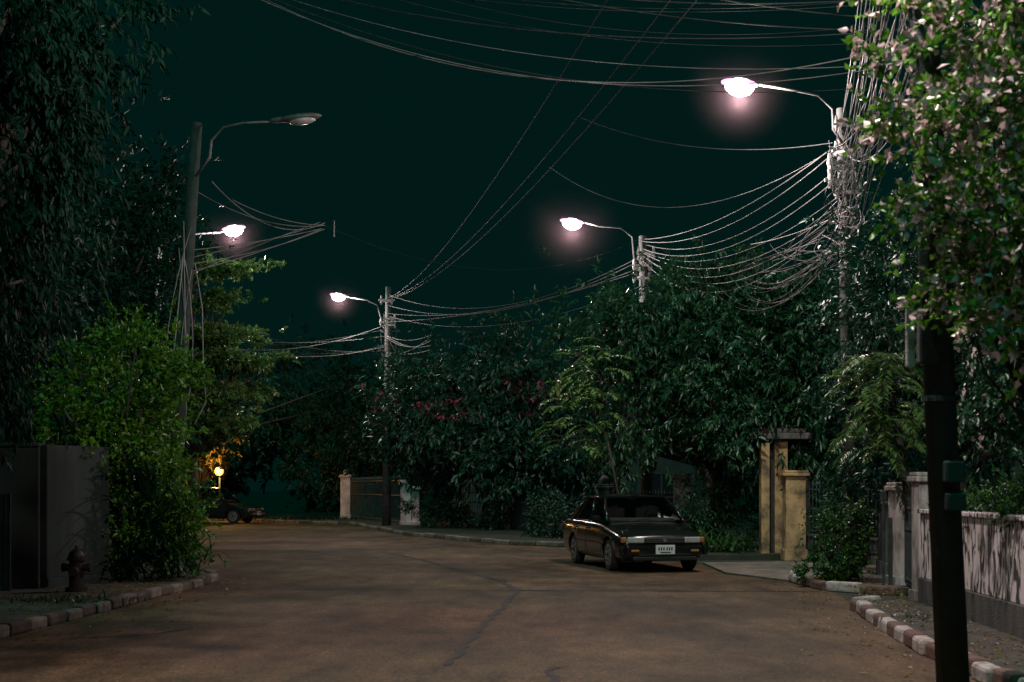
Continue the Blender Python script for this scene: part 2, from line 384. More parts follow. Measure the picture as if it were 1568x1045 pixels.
street_lamp((3.26,10.5,0),(2.86,10.5,8.9),[(2.9,10.5,7.9),(2.65,10.45,8.5),(2.1,10.4,8.75),(1.6,10.3,8.8)],(1.2,10.25,8.75),True,2200,.125,.10,M_darkpole,bloom=0)
street_lamp((5.98,25,0),(5.79,25,8.2),[(5.78,24.86,7.55),(5.62,24.86,7.8),(5.60,24.86,8.15),(5.35,24.87,8.4),(4.9,24.9,8.5),(4.35,24.95,8.6)],(4.0,25,8.6),True,1600,.13,.09)
street_lamp((3.6,38,0),(3.5,38,8.25),[(3.45,37.86,7.4),(3.25,37.86,7.65),(3.2,37.86,8.2),(2.9,37.9,8.45),(2.3,37.9,8.5),(1.95,37.95,8.6)],(1.6,38,8.6),True,900,bloom=1.6)
street_lamp((-4.68,53,0),(-4.6,53,9.0),[(-4.7,52.85,7.6),(-4.9,52.85,7.9),(-5.0,52.85,8.3),(-5.4,52.9,8.5),(-6.0,52.95,8.6)],(-6.47,53,8.65),True,900,plates=((-.15,4.6,.2,.35),(0,5.5,.25,.12)))
street_lamp((-6.30,26,0),(-5.76,26,8.2),[(-5.75,25.87,7.2),(-5.5,25.87,7.55),(-5.47,25.87,7.85),(-5.25,25.87,8.1),(-4.9,25.9,8.18),(-4.4,25.95,8.22)],(-3.88,26,8.24),False,r0=.14,r1=.10,pm=M_concd,clutter=False)
street_lamp((-9.9,39,0),(-9.7,39,8.4),[(-9.7,38.86,7.7),(-9.5,38.9,8.2),(-9.0,38.9,8.45),(-8.0,38.95,8.52)],(-7.63,39,8.6),True,900)
root=empty('meter_box',(3.05,10.3,3))
b=B(); b.box((2.86,10.22,2.62),(.06,.05,.42),bevel=.01); b.done('conduit_cover',[M_kwhite],root)
b=B(); b.box((3.02,10.30,2.62),(.16,.10,.36),bevel=.015); b.box((3.20,10.30,1.66),(.14,.1,.16),bevel=.015); b.box((3.21,10.30,1.44),(.14,.09,.13),bevel=.015)
b.cyl((3.125,10.5,3.0),.14,.14,.04,12); b.cyl((3.165,10.5,2.2),.14,.14,.04,12); b.done('box_body',[M_darkpole],root)

# ------------------------------------------------------------------ overhead lines
class Wires:
    def __init__(s,name,mat,r): 
        s.cu=bpy.data.curves.new(name,'CURVE'); s.cu.dimensions='3D'; s.cu.bevel_depth=r; s.cu.bevel_resolution=1; s.name=name; s.mat=mat
    def pts(s,P,rad=1):
        sp=s.cu.splines.new('POLY'); sp.points.add(len(P)-1)
        for i,p in enumerate(P): sp.points[i].co=(*p,1); sp.points[i].radius=rad
    def span(s,a,c,sag,n=22,rad=1):
        a=Vector(a);c=Vector(c)
        s.pts([a.lerp(c,t)-Vector((0,0,4*sag*t*(1-t))) for t in [i/n for i in range(n+1)]],rad)
    def loop(s,a,c,amp,rad=1,n=12):
        a=Vector(a);c=Vector(c); k=Vector((random.gauss(0,amp),random.gauss(0,amp),-abs(random.gauss(0,amp))))
        s.pts([a.lerp(c,t)+k*4*t*(1-t) for t in [i/n for i in range(n+1)]],rad)
    def done(s):
        s.cu.materials.append(s.mat); o=bpy.data.objects.new(s.name,s.cu); COL.objects.link(o); return o
W=Wires('power_lines',M_wire,.008); WD=Wires('power_lines',M_wired,.008)
R=random.uniform
for i in range(34):
    (W if i%2 else WD).span((2.95+R(-.15,.7),10.5+R(-.3,.3),R(6.2,8.6)),(5.8+R(-.25,.25),25+R(-.2,.1),R(5.9,7.7)),R(.1,1.1),rad=R(.4,1.0))
for z1,z2,sg in ((7.4,8.15,.35),(7.3,8.1,.5),(7.0,8.0,.55),(6.8,7.9,.6),(6.6,7.8,.6),(6.5,7.8,.75),(6.4,7.7,.85),(6.35,7.65,.95),(6.3,7.6,1.1)):
    W.span((5.75+R(-.25,.15),24.85,z1),(3.5+R(-.1,.1),37.9,z2),sg,rad=R(.7,1.4))
for i in range(9):
    W.span((5.85+R(-.3,.3),25,R(5.9,6.5)),(5.0+R(-.4,.4),33,R(5.8,6.6)),R(.4,1.0),rad=R(.5,.9))
for z1,z2,sg in ((7.7,8.7,.9),(7.6,8.3,.8),(7.4,8.0,.5),(7.3,7.7,.3),(6.9,7.9,.7)):
    WD.span((3.45,37.9,z1),(-4.6,52.9,z2),sg,rad=R(1.,1.5))
for i in range(7):
    (W if i<3 else WD).span((-4.65,52.9,R(6.6,7.6)),(-10.5+R(-.6,.6),55,R(6.8,7.6)),R(.1,.5),rad=R(.7,1.1))
for i in range(5):
    W.span((-4.65,52.9,R(6.4,7.2)),(-2.9,51,R(6.4,7.3)),R(.1,.3),rad=R(.8,1.2))
# crossing the street, high: rise out of view to a tall mast on the left
for i in range(18):
    za=R(6.5,7.65); W_=W if i%6==0 else WD
    W_.span((-7+R(-1,1),22+R(-1,1),za+R(3.6,5.6)),(4.6+R(-.3,.5),17.2+R(-1,1),za+R(-.1,.15)),R(.8,1.3),n=30,rad=R(.4,1.0))
for x0,x1 in ((3.2,-4.6),(4.2,-4.5),(4.6,-4.4)):
    WD.span((x0,4.5,8.25),(x1,53,8.6),1.15,n=40,rad=.9)
W.span((5.6,24.8,7.45),(0.9,34,9.2),1.0,rad=.6); WD.span((5.6,24.8,7.55),(1.5,31,9.6),.35,rad=.8)
J=Vector((-3.95,30,7.07))
for z in (5.35,5.45,5.6,5.7,5.85):
    W.span((-5.95+R(-.05,.05),25.9,z),J+Vector((R(-.15,.05),0,R(-.1,.1))),R(-.05,.12),rad=R(.7,1.2))
W.span((-5.85,25.9,7.0),J,.25,rad=.7); W.span((-5.4,27.5,7.1),J,.12,rad=.9); W.span((-5.7,27,7.35),J+Vector((0,0,.05)),.45,rad=1.1)
WD.span(J,(3.5,37.9,8.2),.9,rad=.5)
W.pts([J+Vector((.2,0,.1)),J+Vector((.2,0,-.25))],1.3)
for i in range(6):
    x0=-6.0+R(-.1,.2); W.loop((x0,25.85,R(5.2,6.4)),(-6.2+R(-.1,.35),25.8,R(2.0,3.4)),.12,rad=R(.9,1.6))
W.pts([(-5.75,25.8,5.6),(-5.62,25.8,4.8),(-5.6,25.8,3.8),(-5.55,25.8,3.1),(-5.75,25.8,2.7)],1.2)
for c,n,amp,dz in ((Vector((5.75,24.8,6.9)),34,.2,1.5),(Vector((3.5,37.85,7.6)),14,.12,.8),(Vector((-4.6,52.8,6.9)),14,.2,1.4)):
    for i in range(n):
        a=c+Vector((R(-.3,.3),R(-.1,.1),R(-dz*.6,dz*.5))); d=c+Vector((R(-.3,.35),R(-.1,.1),R(-dz*.6,dz*.5))); (W if i%2 else WD).loop(a,d,amp,rad=R(.5,1.1))
for i in range(24):
    (W if i%3==0 else WD).loop((5.85+R(-.4,.3),24.5,R(5.4,6.6)),(5.0+R(-.9,.9),26+R(-1,1),R(5.2,6.2)),.3,rad=R(.6,1.1))
for i in range(26):
    W.span((3.0+R(-.3,.9),10.6,R(5.2,6.3)),(4.2+R(-.6,.4),12.5+R(-1,1),R(4.9,5.9)),R(0,.3),rad=R(.25,.5))
W.done(); WD.done()

# ------------------------------------------------------------------ walls, gates, pillars
def pillar(name, x,y,w,h,mat,cap=.05,rz=0,ball=False):
    root=empty(name,(x,y,0))
    b=B(); b.box((x,y,h/2),(w,w,h),rz,bevel=.012); b.box((x,y,.12),(w+.06,w+.06,.24),rz,bevel=.01); b.done('shaft',[mat],root)
    b=B(); b.box((x,y,h+.03),(w+2*cap,w+2*cap,.07),rz,bevel=.015); b.box((x,y,h+.092),(w+cap,w+cap,.05),rz,bevel=.015)
    if ball: b.sph((x,y,h+.22),(.12,.12,.13)); 
    b.done('cap',[mat],root); return root
def fence(name,a,c,z0,z1,mat,step=.13,spike=True):
    b=B(); a=Vector(a);c=Vector(c); l=(c-a).length; n=int(l/step); ang=math.atan2(c.y-a.y,c.x-a.x)
    for i in range(n+1):
        p=a.lerp(c,i/n); b.cyl((p.x,p.y,(z0+z1)/2),.011,.011,z1-z0,6)
        if spike: b.cyl((p.x,p.y,z1+.05),.022,.001,.1,5)
    m=(a+c)/2
    for z in (z0+.08,(z0+z1)/2+.2,z1-.1): b.box((m.x,m.y,z),(l,.03,.035),ang)
    return b.done(name,[mat])
def wall(name,a,c,h,t,mat,base_mat=None,bh=.3,cap=True):
    root=empty(name,(a[0],a[1],0)); a=Vector((*a,0));c=Vector((*c,0)); l=(c-a).length; ang=math.atan2(c.y-a.y,c.x-a.x); m=(a+c)/2
    b=B(); b.box((m.x,m.y,h/2+bh/2),(l,t,h-bh),ang,bevel=.01); b.done('panel',[mat],root)
    b=B(); b.box((m.x,m.y,bh/2),(l+.01,t+.06,bh),ang,bevel=.01); b.done('plinth',[base_mat or mat],root)
    if cap: b=B(); b.box((m.x,m.y,h+.03),(l+.02,t+.08,.055),ang,bevel=.012); b.done('coping',[mat],root)
    return root
m,nt,bb=new_mat('white_wall_drips'); N=nt.nodes;L=nt.links
tc=N.new('ShaderNodeTexCoord'); mp=N.new('ShaderNodeMapping'); mp.inputs['Scale'].default_value=(7,7,1.9); L.new(tc.outputs['Object'],mp.inputs[0])
n=N.new('ShaderNodeTexNoise'); n.inputs['Scale'].default_value=1.5; n.inputs['Detail'].default_value=6; n.inputs['Distortion'].default_value=1.0; L.new(mp.outputs[0],n.inputs['Vector'])
rp=N.new('ShaderNodeValToRGB'); rp.color_ramp.elements[0].position=.455; rp.color_ramp.elements[1].position=.495
rp.color_ramp.elements[0].color=(.03,.036,.032,1); rp.color_ramp.elements[1].color=(.78,.72,.72,1); L.new(n.outputs['Fac'],rp.inputs[0]); L.new(rp.outputs[0],bb.inputs['Base Color']); bb.inputs['Roughness'].default_value=.9
M_drip=m
wall('garden_wall',(5.17,17.75),(4.55,6.0),1.22,.15,M_drip,M_grey,.42)
pillar('gate_pillar',5.78,21.0,.34,1.50,M_white,rz=.1)
pillar('gate_pillar',5.28,18.1,.30,1.62,M_white,rz=.05)
fence('iron_gate',(5.75,20.8,0),(5.33,18.3,0),.15,1.35,M_iron)
b=B(); b.box((5.56,20.9,.55),(.05,.05,1.1)); b.box((5.42,20.75,.72),(.04,.04,1.3),bevel=.01); b.box((5.42,20.75,1.42),(.10,.05,.16),bevel=.02); b.done('letter_post',[M_iron])
wall('boundary_wall',(5.95,21.1),(6.4,24.6),1.25,.15,M_grey,M_grey,.3)
pillar('gateway_pillar',5.95,30.0,.42,1.78,M_yell,.07)
root=empty('gateway_arch',(5.6,31,0))
b=B(); b.box((5.50,31.0,1.25),(.18,.3,2.5),bevel=.01); b.box((5.9,31.3,1.3),(.28,.3,2.55),bevel=.01); b.done('posts',[M_yell],root)
b=B(); b.box((5.85,31.2,2.66),(1.35,.55,.14),bevel=.02); b.box((5.85,31.2,2.78),(1.15,.45,.09),bevel=.02); b.done('lintel',[M_grey],root)
b=B(); b.box((5.66,31.25,1.2),(.16,.05,2.3)); b.done('gate_leaf',[M_black],root)
fence('iron_gate',(6.2,30,0),(7.2,27.2,0),.2,1.6,M_iron)
wall('boundary_wall',(6.25,30.2),(7.3,27.2),.5,.14,M_grey,M_grey,.2)
pillar('gate_pillar',4.05,33.8,.38,1.75,M_grey,.05)
pillar('gate_pillar',2.4,36.9,.38,1.5,M_grey,.05,ball=True)
fence('iron_fence',(2.6,36.9,0),(4.0,34.0,0),.2,1.4,M_iron)
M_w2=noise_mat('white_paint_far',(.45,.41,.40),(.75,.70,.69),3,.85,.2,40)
pillar('gate_pillar',-7.65,65.5,.45,2.0,M_w2,.07,ball=True)
pillar('gate_pillar',-4.05,54.5,.42,1.7,M_w2,.07)
pillar('gate_pillar',-3.65,54.0,.28,1.45,M_w2,.05)
fence('iron_gate',(-7.4,65.3,0),(-4.3,55,0),.15,1.9,M_iron,.2)
pillar('gate_pillar',-.62,49.4,.3,1.75,M_grey,.05)
pillar('gate_pillar',-1.9,51.0,.2,2.4,M_grey,.04)
fence('iron_fence',(-3.4,53.8,0),(-.7,49.5,0),.15,1.45,M_iron,.16)
wall('boundary_wall',(-.4,49.5),(2.3,39.5),1.0,.15,M_black,M_black,.3)
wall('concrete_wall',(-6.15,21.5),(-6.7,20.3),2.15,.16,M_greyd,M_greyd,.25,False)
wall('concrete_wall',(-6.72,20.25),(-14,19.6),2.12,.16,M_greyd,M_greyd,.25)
b=B(); b.box((-8.0,19.72,.78),(2.1,.05,1.35)); 
for i in range(15): b.box((-9.0+i*.142,19.68,.78),(.02,.03,1.33))
b.done('sliding_gate',[M_black])
root=empty('fire_hydrant',(-6.0,19.6,.11))
M_hyd=noise_mat('hydrant_red_shaded',(.006,.004,.0045),(.018,.007,.0075),9,.6,.2,50)  # red taken almost to black, shade included in the colour
b=B(); z=.11
b.cyl((-6,19.6,z+.03),.15,.15,.06,16); b.cyl((-6,19.6,z+.24),.105,.095,.40,16); b.cyl((-6,19.6,z+.45),.13,.13,.04,16); b.sph((-6,19.6,z+.47),(.115,.115,.12)); b.cyl((-6,19.6,z+.60),.03,.025,.06,6)
b.cyl((-6,19.6,z+.33),.05,.05,.36,12,'X'); b.cyl((-6,19.5,z+.28),.065,.065,.16,12,'Y')
for s in (-1,1): b.cyl((-6+s*.18,19.6,z+.33),.062,.062,.04,8,'X')
b.done('body',[M_hyd],root)
root=empty('garden_lamp',(-13.2,64,0)); b=B(); b.cyl((-13.2,64.2,1.05),.05,.04,2.1,8); b.done('post',[M_iron],root)
b=B(); b.sph((-13.2,64.1,2.25),(.20,.20,.20)); b.done('globe',[M_warm],root)
point_light('globe_light',(-13.2,63.6,2.3),420,(1,.48,.12),.1,root)

M_wallh=noise_mat('house_render',(.03,.038,.036),(.07,.07,.065),1.5,.9,.2,30)
M_roof=noise_mat('roof_tiles',(.05,.03,.025),(.10,.06,.05),6,.8,.5,20,stretch=(1,4,1))
M_glass=noise_mat('window_glass',(.01,.015,.015),(.02,.03,.03),3,.08,0)
def house(x,y,w,d,h,rh):
    root=empty('house',(x,y,0))
    b=B(); b.box((x,y,h/2),(w,d,h)); b.done('walls',[M_wallh],root)
    b=B(); e=.6; c=[(x-w/2-e,y-d/2-e,h+.01),(x+w/2+e,y-d/2-e,h+.01),(x+w/2+e,y+d/2+e,h+.01),(x-w/2-e,y+d/2+e,h+.01)]; r=[(x-w/4,y,h+rh),(x+w/4,y,h+rh)]
    b.poly([c[0],c[1],r[1],r[0]]); b.poly([c[2],c[3],r[0],r[1]]); b.poly([c[1],c[2],r[1]]); b.poly([c[3],c[0],r[0]]); b.poly(c[::-1]); b.done('roof',[M_roof],root)
    b=B()
    for fx in (-.3,0,.3):
        for z in (1.5,4.3): b.box((x+fx*w,y-d/2-.02,z),(1.3,.05,1.2))
    b.done('windows',[M_glass],root)
    b=B()
    for fx in (-.3,0,.3):
        for z in (1.5,4.3):
            for q in (-.68,0,.68): b.box((x+fx*w+q,y-d/2-.05,z),(.06,.05,1.3))
            for q in (-.63,.63): b.box((x+fx*w,y-d/2-.055,z+q),(1.42,.05,.06))
    b.box((x+.15*w,y-d/2-.05,1.05),(1,.07,2.1)); b.done('frames_and_door',[M_grey],root)
house(12.5,42,9,8,5.4,1.6); house(3,64,11,8,5.2,1.5); house(-18,36,8,9,5.6,1.5)

# ------------------------------------------------------------------ vegetation
tree('mast_tree',(-7.6,15.5,0),[(-6.6,16.5,5.9,1.5,1.4,2.2),(-6.7,17,3.9,1.15,1.2,1.6),(-5.7,17.5,6.9,1.0,1.0,1.0),(-7.4,15,7.5,1.9,1.7,1.6)],34000,.18,.05,G_vdark,11,.2,droop=1.1,clump=.2,twig=.45,per=12)
# unseen crown added above the view to shade the left foreground
tree('added_shade_crown',(-7.5,6.5,0),[(-2.6,11.6,7.1,1.9,1.3,.6),(-1.2,10.4,6.5,1.0,1.3,.5),(-.4,11.4,6.7,.8,.8,.4),(-4.2,9.0,7.2,2.2,2.2,.9),(-6.3,8,7.4,2,2,1)],32000,.14,.08,G_dark,61,.16,clump=.25,core=.2)
tree('ficus_shrub',(-6.1,22.4,0),[(-6.1,22.6,3.2,.9,.9,1.0),(-6.7,22.2,2.4,.7,.8,1.0),(-5.75,22.3,2.0,.65,.8,1.1),(-5.55,22.4,1.2,.55,.6,.8),(-6.2,22.2,1.0,.8,.7,.9)],22000,.10,.054,G_bright,12,.09,droop=.1,clump=.2,twig=.22,core=.6,nper=110)
tree('shade_tree',(-10.5,33,0),[(-10.3,33,6.3,2.6,2.4,3.2),(-9.0,31,4.2,1.8,2.0,2.6),(-12.8,31,6.5,2.6,2.4,3.6),(-8.4,33,7.9,1.0,1.2,1.1)],36000,.2,.08,G_vdark,13,.28)
tree('shade_tree',(-9.3,25.5,0),[(-9.0,25.5,4.9,1.7,1.5,2.0),(-10.2,25,7.2,2.4,1.8,2.0),(-7.9,26.5,2.6,1.0,1.2,1.8)],24000,.15,.06,G_dark,14,.2,droop=.6)
tree('layered_almond_tree',(-8.3,36.5,0),[(-7.3,36,6.25,1.2,1.0,.16),(-7.5,36,5.35,1.3,1.0,.14),(-7.1,36,4.75,1.15,1.0,.14),(-7.6,36,4.0,1.2,1.0,.2),(-8.0,36.5,7.2,1.2,1.0,.2),(-7.7,36,3.2,1.0,1.0,.3)],20000,.13,.08,G_pale,15,.12,droop=0,clump=.28,twig=.15,core=.2)
tree('roadside_tree',(-14.6,57,0),[(-11.8,59,5.4,2.6,2,2.6),(-9.0,63,6.0,2.6,2,2.4),(-13.0,52,6.5,2.2,2,2.6)],16000,.24,.1,G_vdark,16,.2)
tree('roadside_tree',(-6.0,69,0),[(-7.2,69,4.8,2.4,1.6,3.2),(-4.6,64,4.8,2.2,1.6,3.0),(-9.2,70,3.6,2.0,1.2,2.8),(-5.2,70,2.4,2.6,1.2,2.2)],24000,.24,.10,G_dark,17,.2)
tree('bougainvillea_tree',(-1.0,50.5,0),[(-1.8,49,4.5,2.2,1.7,1.9),(.6,48,4.6,2.2,1.6,2.1),(-3.2,51,3.9,1.3,1.4,1.7),(.4,47.5,2.8,1.9,1.2,1.7),(1.9,47,3.2,1.3,1.3,2.0),(-1.4,50,2.6,1.5,1,1.3)],36000,.26,.10,G_dark,18,.16,droop=.5,twig=.45,
     extra=(G_mag,.26,lambda P:(P[:,2]>3.9)&(P[:,2]<5.1)&(np.sin(P[:,0]*2.3)+np.sin(P[:,2]*4+P[:,0])>.1)&(P[:,1]<48.8)))
tree('mango_tree',(5.0,35.5,0),[(4.6,34,4.9,2.6,2.0,2.0),(2.6,33.5,3.4,1.5,1.5,1.6),(6.6,33,4.6,1.9,1.8,2.1),(5.2,31.8,3.5,1.7,1.2,1.3),(3.5,34,5.9,1.4,1.2,1.0),(7.0,32,2.9,1.5,1.3,1.4),(5.6,35,6.6,1.5,1.3,.7)],50000,.20,.065,G_mid,19,.24,droop=.55,twig=.3,per=10,upbias=1.5)
fr=[]
for i in range(60):
    a=R(math.pi*.75,math.pi*1.75); z=R(2.3,4.8); wd=.9-.3*(z-2.3)
    fr.append(((1.75+R(-wd,.35),31.0+R(-.25,.25),z),(math.cos(a),math.sin(a)*.6,R(.1,.8)),R(.45,.8),R(.5,1.0)))
frond_plant('yellow_bells_shrub',(2.5,31.7,0),fr,G_pale,20,.18,.06,[(2.6,31.9,0),(2.4,31.7,1.2),(2.1,31.3,2.6)],.01,.06,tr=.035)
tree('shade_tree',(7.6,23.5,0),[(7.0,23.5,4.6,1.4,1.5,1.9),(8.2,23,3.4,1.6,1.5,2.0),(6.4,24.5,2.9,.9,.9,1.2),(7.6,22.5,6.3,1.5,1.3,1.0),(6.3,26,4.2,.8,.9,1.2)],30000,.14,.06,G_dark,21,.2,droop=.4)
fr=[]
for i in range(64):
    a=R(0,2*math.pi); z=R(2.0,3.5)
    fr.append(((5.2+R(-.3,.35),20.2+R(-.25,.25),z),(math.cos(a),math.sin(a)*.8,R(.2,1.0)),R(.5,.85),R(.6,1.2)))
frond_plant('tree_fern',(5.35,20.6,0),fr,G_pale,22,.15,.04,[(5.95,20.7,0),(5.7,20.5,1.5),(5.4,20.3,2.9)],.01,.035)
tree('garden_shrub',(5.05,22.2,0),[(5.05,22.1,.75,.42,.42,.5),(4.95,22.0,.4,.38,.4,.38),(5.3,22.2,.9,.3,.3,.3)],7000,.07,.035,G_mid,23,.04,droop=0,clump=.2,twig=.1,core=.7,extra=(G_bright,.35))
tree('bougainvillea',(4.4,11.2,0),[(2.62,9.9,4.5,.26,.25,.12),(2.78,9.9,4.05,.25,.25,.25),(2.92,9.9,3.4,.18,.25,.2),(3.3,9.9,4.25,.5,.4,.5),(3.38,9.9,3.3,.40,.4,.5),(3.75,10.1,2.95,.4,.4,.45),(3.25,10.2,5.1,.5,.5,.35),(3.9,10.4,4.3,.5,.5,.7)],9500,.078,.054,G_near,24,.035,droop=.0,clump=.26,twig=.22,per=8,core=.2,extra=(G_pink,.36),nper=70,upbias=.2)
tree('bougainvillea',(5.6,13.6,0),[(4.9,13.5,3.4,.75,.7,1.2),(5.2,13,5.0,.9,.8,1.3),(4.6,13.8,2.5,.5,.6,.6)],12000,.08,.045,G_mid,25,.05,droop=.3,clump=.22,twig=.25,extra=(G_pink,.06))
tree('hedge',(5.8,15,0),[(5.55,16,1.25,.45,1.4,.42),(5.35,13.6,1.3,.4,1.4,.42),(5.2,11.5,1.3,.4,1.2,.4)],11000,.06,.03,G_mid,26,.04,droop=-.3,clump=.2,twig=.12,trunk=False,core=.5,extra=(G_bright,.25))
tree('garden_shrub',(-1.5,50,0),[(-2.6,50.2,.5,1.2,.5,.45),(-.2,47.6,.5,1.2,.5,.45),(1.2,42,.6,.6,2.6,.6),(2.2,38.6,.6,.5,.6,.6)],12000,.14,.05,G_dark,27,.04,trunk=False,core=.5)
tree('garden_shrub',(4.6,32.6,0),[(4.3,32.6,.9,.55,.4,.75),(5.0,32.3,.5,.5,.4,.45),(4.9,33,1.4,.6,.4,.5),(6.7,28.4,1.0,.5,.6,.5)],8000,.11,.04,G_mid,28,.04,trunk=False,core=.5)
tree('yellow_lit_tree',(-14.6,66,0),[(-13.7,65.5,4.2,1.1,.8,1.3),(-14.0,66,2.6,.9,.6,.9)],5000,.2,.08,G_gold,30,.06)  # yellow lamplight on this foliage is put into its golden leaf colour
for i,(x,y,n,Lx,hh) in enumerate(((-5.25,21.9,150,.6,1.2),(-5.55,21.6,150,.65,1.7),(-5.2,22.8,100,.55,.4),(-5.8,21.6,90,.5,.5))):
    strap_plant('spider_lily',(x,y,.11),n,Lx,G_bright if i%2==0 else G_mid,40+i,.2,hh,.04)
strap_plant('grass_verge',(-9.3,63.8,.1),900,.32,G_mid,50,1.6,.0,.03)
strap_plant('grass_verge',(-5.7,18,.1),260,.18,G_mid,51,.5,.0,.015)
strap_plant('grass_verge',(4.75,15.5,.1),200,.14,G_mid,52,.35,.0,.015)
strap_plant('garden_fern',(4.6,31.6,.05),160,.7,G_pale,53,.45,.3,.04)
tree('distant_trees',(0,85,0),[(x,84+R(-3,3),R(2.6,3.6),4.2,2.5,R(3.2,4.6)) for x in range(-46,50,6)],42000,.5,.25,G_vdark,60,.2,trunk=False,core=.2)

# ------------------------------------------------------------------ car
def paint(name,c):
    m,nt,b=new_mat(name); b.inputs['Base Color'].default_value=(*c,1); b.inputs['Metallic'].default_value=0; b.inputs['Roughness'].default_value=.2; b.inputs['Coat Weight'].default_value=.5; b.inputs['Coat Roughness'].default_value=.04
    n=nt.nodes.new('ShaderNodeTexNoise'); n.inputs['Scale'].default_value=6; n.inputs['Detail'].default_value=6
    r=nt.nodes.new('ShaderNodeMapRange'); r.inputs[3].default_value=.10; r.inputs[4].default_value=.28
    nt.links.new(n.outputs['Fac'],r.inputs[0]); nt.links.new(r.outputs[0],b.inputs['Roughness']); return m
def simple(name,c,r=.5,metal=0):
    return noise_mat(name,tuple(x*.8 for x in c),c,8,r,0,metal=metal)
M_tyre=simple('tyre_rubber',(.02,.02,.02),.85); M_hub=simple('hubcap',(.35,.35,.35),.35,.4); M_trim=simple('black_trim',(.012,.014,.014),.5)
M_hl=simple('headlamp_glass',(.5,.5,.49),.15,.2); M_amb=simple('indicator_amber',(.45,.17,.04),.3); M_plate=simple('number_plate',(.75,.75,.75),.4); M_tail=simple('tail_lamp',(.3,.02,.02),.2); M_seat=simple('seat_fabric',(.16,.15,.14),.9); M_chrome=simple('chrome',(.45,.45,.45),.25,.7)
m,nt,bb=new_mat('car_glass'); N=nt.nodes;L=nt.links
tr=N.new('ShaderNodeBsdfTransparent'); tr.inputs[0].default_value=(.44,.48,.46,1); gl=N.new('ShaderNodeBsdfGlossy'); gl.inputs['Roughness'].default_value=.03; gl.inputs['Color'].default_value=(.7,.7,.7,1)
fz=N.new('ShaderNodeFresnel'); fz.inputs[0].default_value=1.35; mx=N.new('ShaderNodeMixShader'); L.new(fz.outputs[0],mx.inputs[0]); L.new(tr.outputs[0],mx.inputs[1]); L.new(gl.outputs[0],mx.inputs[2]); L.new(mx.outputs[0],N['Material Output'].inputs[0]); M_cg=m
def car(name,loc,rz,col,roofz=1.37):
    root=empty(name,loc,rz); P_=paint('car_paint',col)
    st=[(0.0,.66,.53,.30),(.03,.74,.625,.25),(.10,.79,.685,.21),(.35,.825,.745,.19),(.8,.84,.81,.18),(1.15,.845,.87,.18),(1.5,.848,.905,.18),(2.2,.85,.92,.18),(3.0,.85,.93,.18),(3.5,.845,.94,.18),(3.95,.835,.94,.19),(4.3,.80,.925,.21),(4.41,.76,.84,.26),(4.45,.68,.6,.32)]
    bm=bmesh.new(); rings=[]
    for (y,w,t,zb) in st:
        half=[(0,t+.02),(.45*w,t+.015),(.82*w,t-.005),(.93*w,t-.03),(.975*w,t-.09),(w,t-.2 if t>.7 else t-.12),(w,.46 if t>.7 else .40),(.985*w,.36),(.95*w,zb+.04),(.85*w,zb),(0,zb)]
        ring=half+[(-x,z) for x,z in half[-2:0:-1]]
        rings.append([bm.verts.new((x,y,z)) for x,z in ring])
    n=len(rings[0])
    for i in range(len(rings)-1):
        for k in range(n): bm.faces.new((rings[i][k],rings[i][(k+1)%n],rings[i+1][(k+1)%n],rings[i+1][k]))
    bm.faces.new(rings[0]); bm.faces.new(rings[-1]); bmesh.ops.recalc_face_normals(bm,faces=bm.faces)
    me=bpy.data.meshes.new('body'); bm.to_mesh(me); bm.free(); smooth(me)
    body=obj('body',me,[P_],root,False); sm=body.modifiers.new('s','SUBSURF'); sm.levels=1; sm.render_levels=1
    bb=B()
    for y in (.80,3.32):
        for s in (-1,1): bb.cyl((s*.78,y,.30),.345,.345,.42,28,'X')
    cut=bb.done('cut',[M_trim],root,False)
    bo=body.modifiers.new('b','BOOLEAN'); bo.object=cut; bo.operation='DIFFERENCE'; bo.solver='EXACT'
    bpy.context.view_layer.update(); dg=bpy.context.evaluated_depsgraph_get()
    me2=bpy.data.meshes.new_from_object(body.evaluated_get(dg)); body.modifiers.clear(); body.data=me2; bpy.data.objects.remove(cut)
    for y in (.80,3.32):
        for s in (-1,1):
            b=B(); b.cyl((s*.735,y,.30),.30,.30,.17,28,'X'); bmesh.ops.bevel(b.bm,geom=[e for e in b.bm.edges if len(e.link_faces)==2 and e.calc_face_angle(0)>1],offset=.03,segments=2,affect='EDGES')
            b.mi=1; b.cyl((s*.79,y,.30),.20,.185,.07,20,'X'); 
            b.mi=2
            for k in range(7):
                a=2*math.pi*k/7; b.cyl((s*.828,y+.13*math.cos(a),.30+.13*math.sin(a)),.03,.03,.006,8,'X')
            b.cyl((s*.83,y,.30),.045,.04,.012,10,'X'); b.done('wheel',[M_tyre,M_hub,M_trim],root,False)
    zb,zt=.885,roofz-.02; yb0,yb1,yt0,yt1=1.12,3.62,1.80,2.92; wb,wt=.755,.585
    C=[Vector((-wb,yb0,zb)),Vector((wb,yb0,zb)),Vector((wb,yb1,zb)),Vector((-wb,yb1,zb))]; T=[Vector((-wt,yt0,zt)),Vector((wt,yt0,zt)),Vector((wt,yt1,zt)),Vector((-wt,yt1,zt))]
    b=B()
    for i in range(4): b.poly([C[i],C[(i+1)%4],T[(i+1)%4],T[i]])
    b.done('windows',[M_cg],root,False)
    b=B()
    nx,ny=10,8; g=[[None]*(nx+1) for _ in range(ny+1)]
    for j in range(ny+1):
        for i in range(nx+1):
            u=i/nx*2-1; v=j/ny*2-1; x=u*(wt+.035); y=(yt0+yt1)/2+v*((yt1-yt0)/2+.05)
            g[j][i]=b.bm.verts.new((x,y,zt+.06-.05*abs(u)**3-.045*abs(v)**3-.015*u*u))
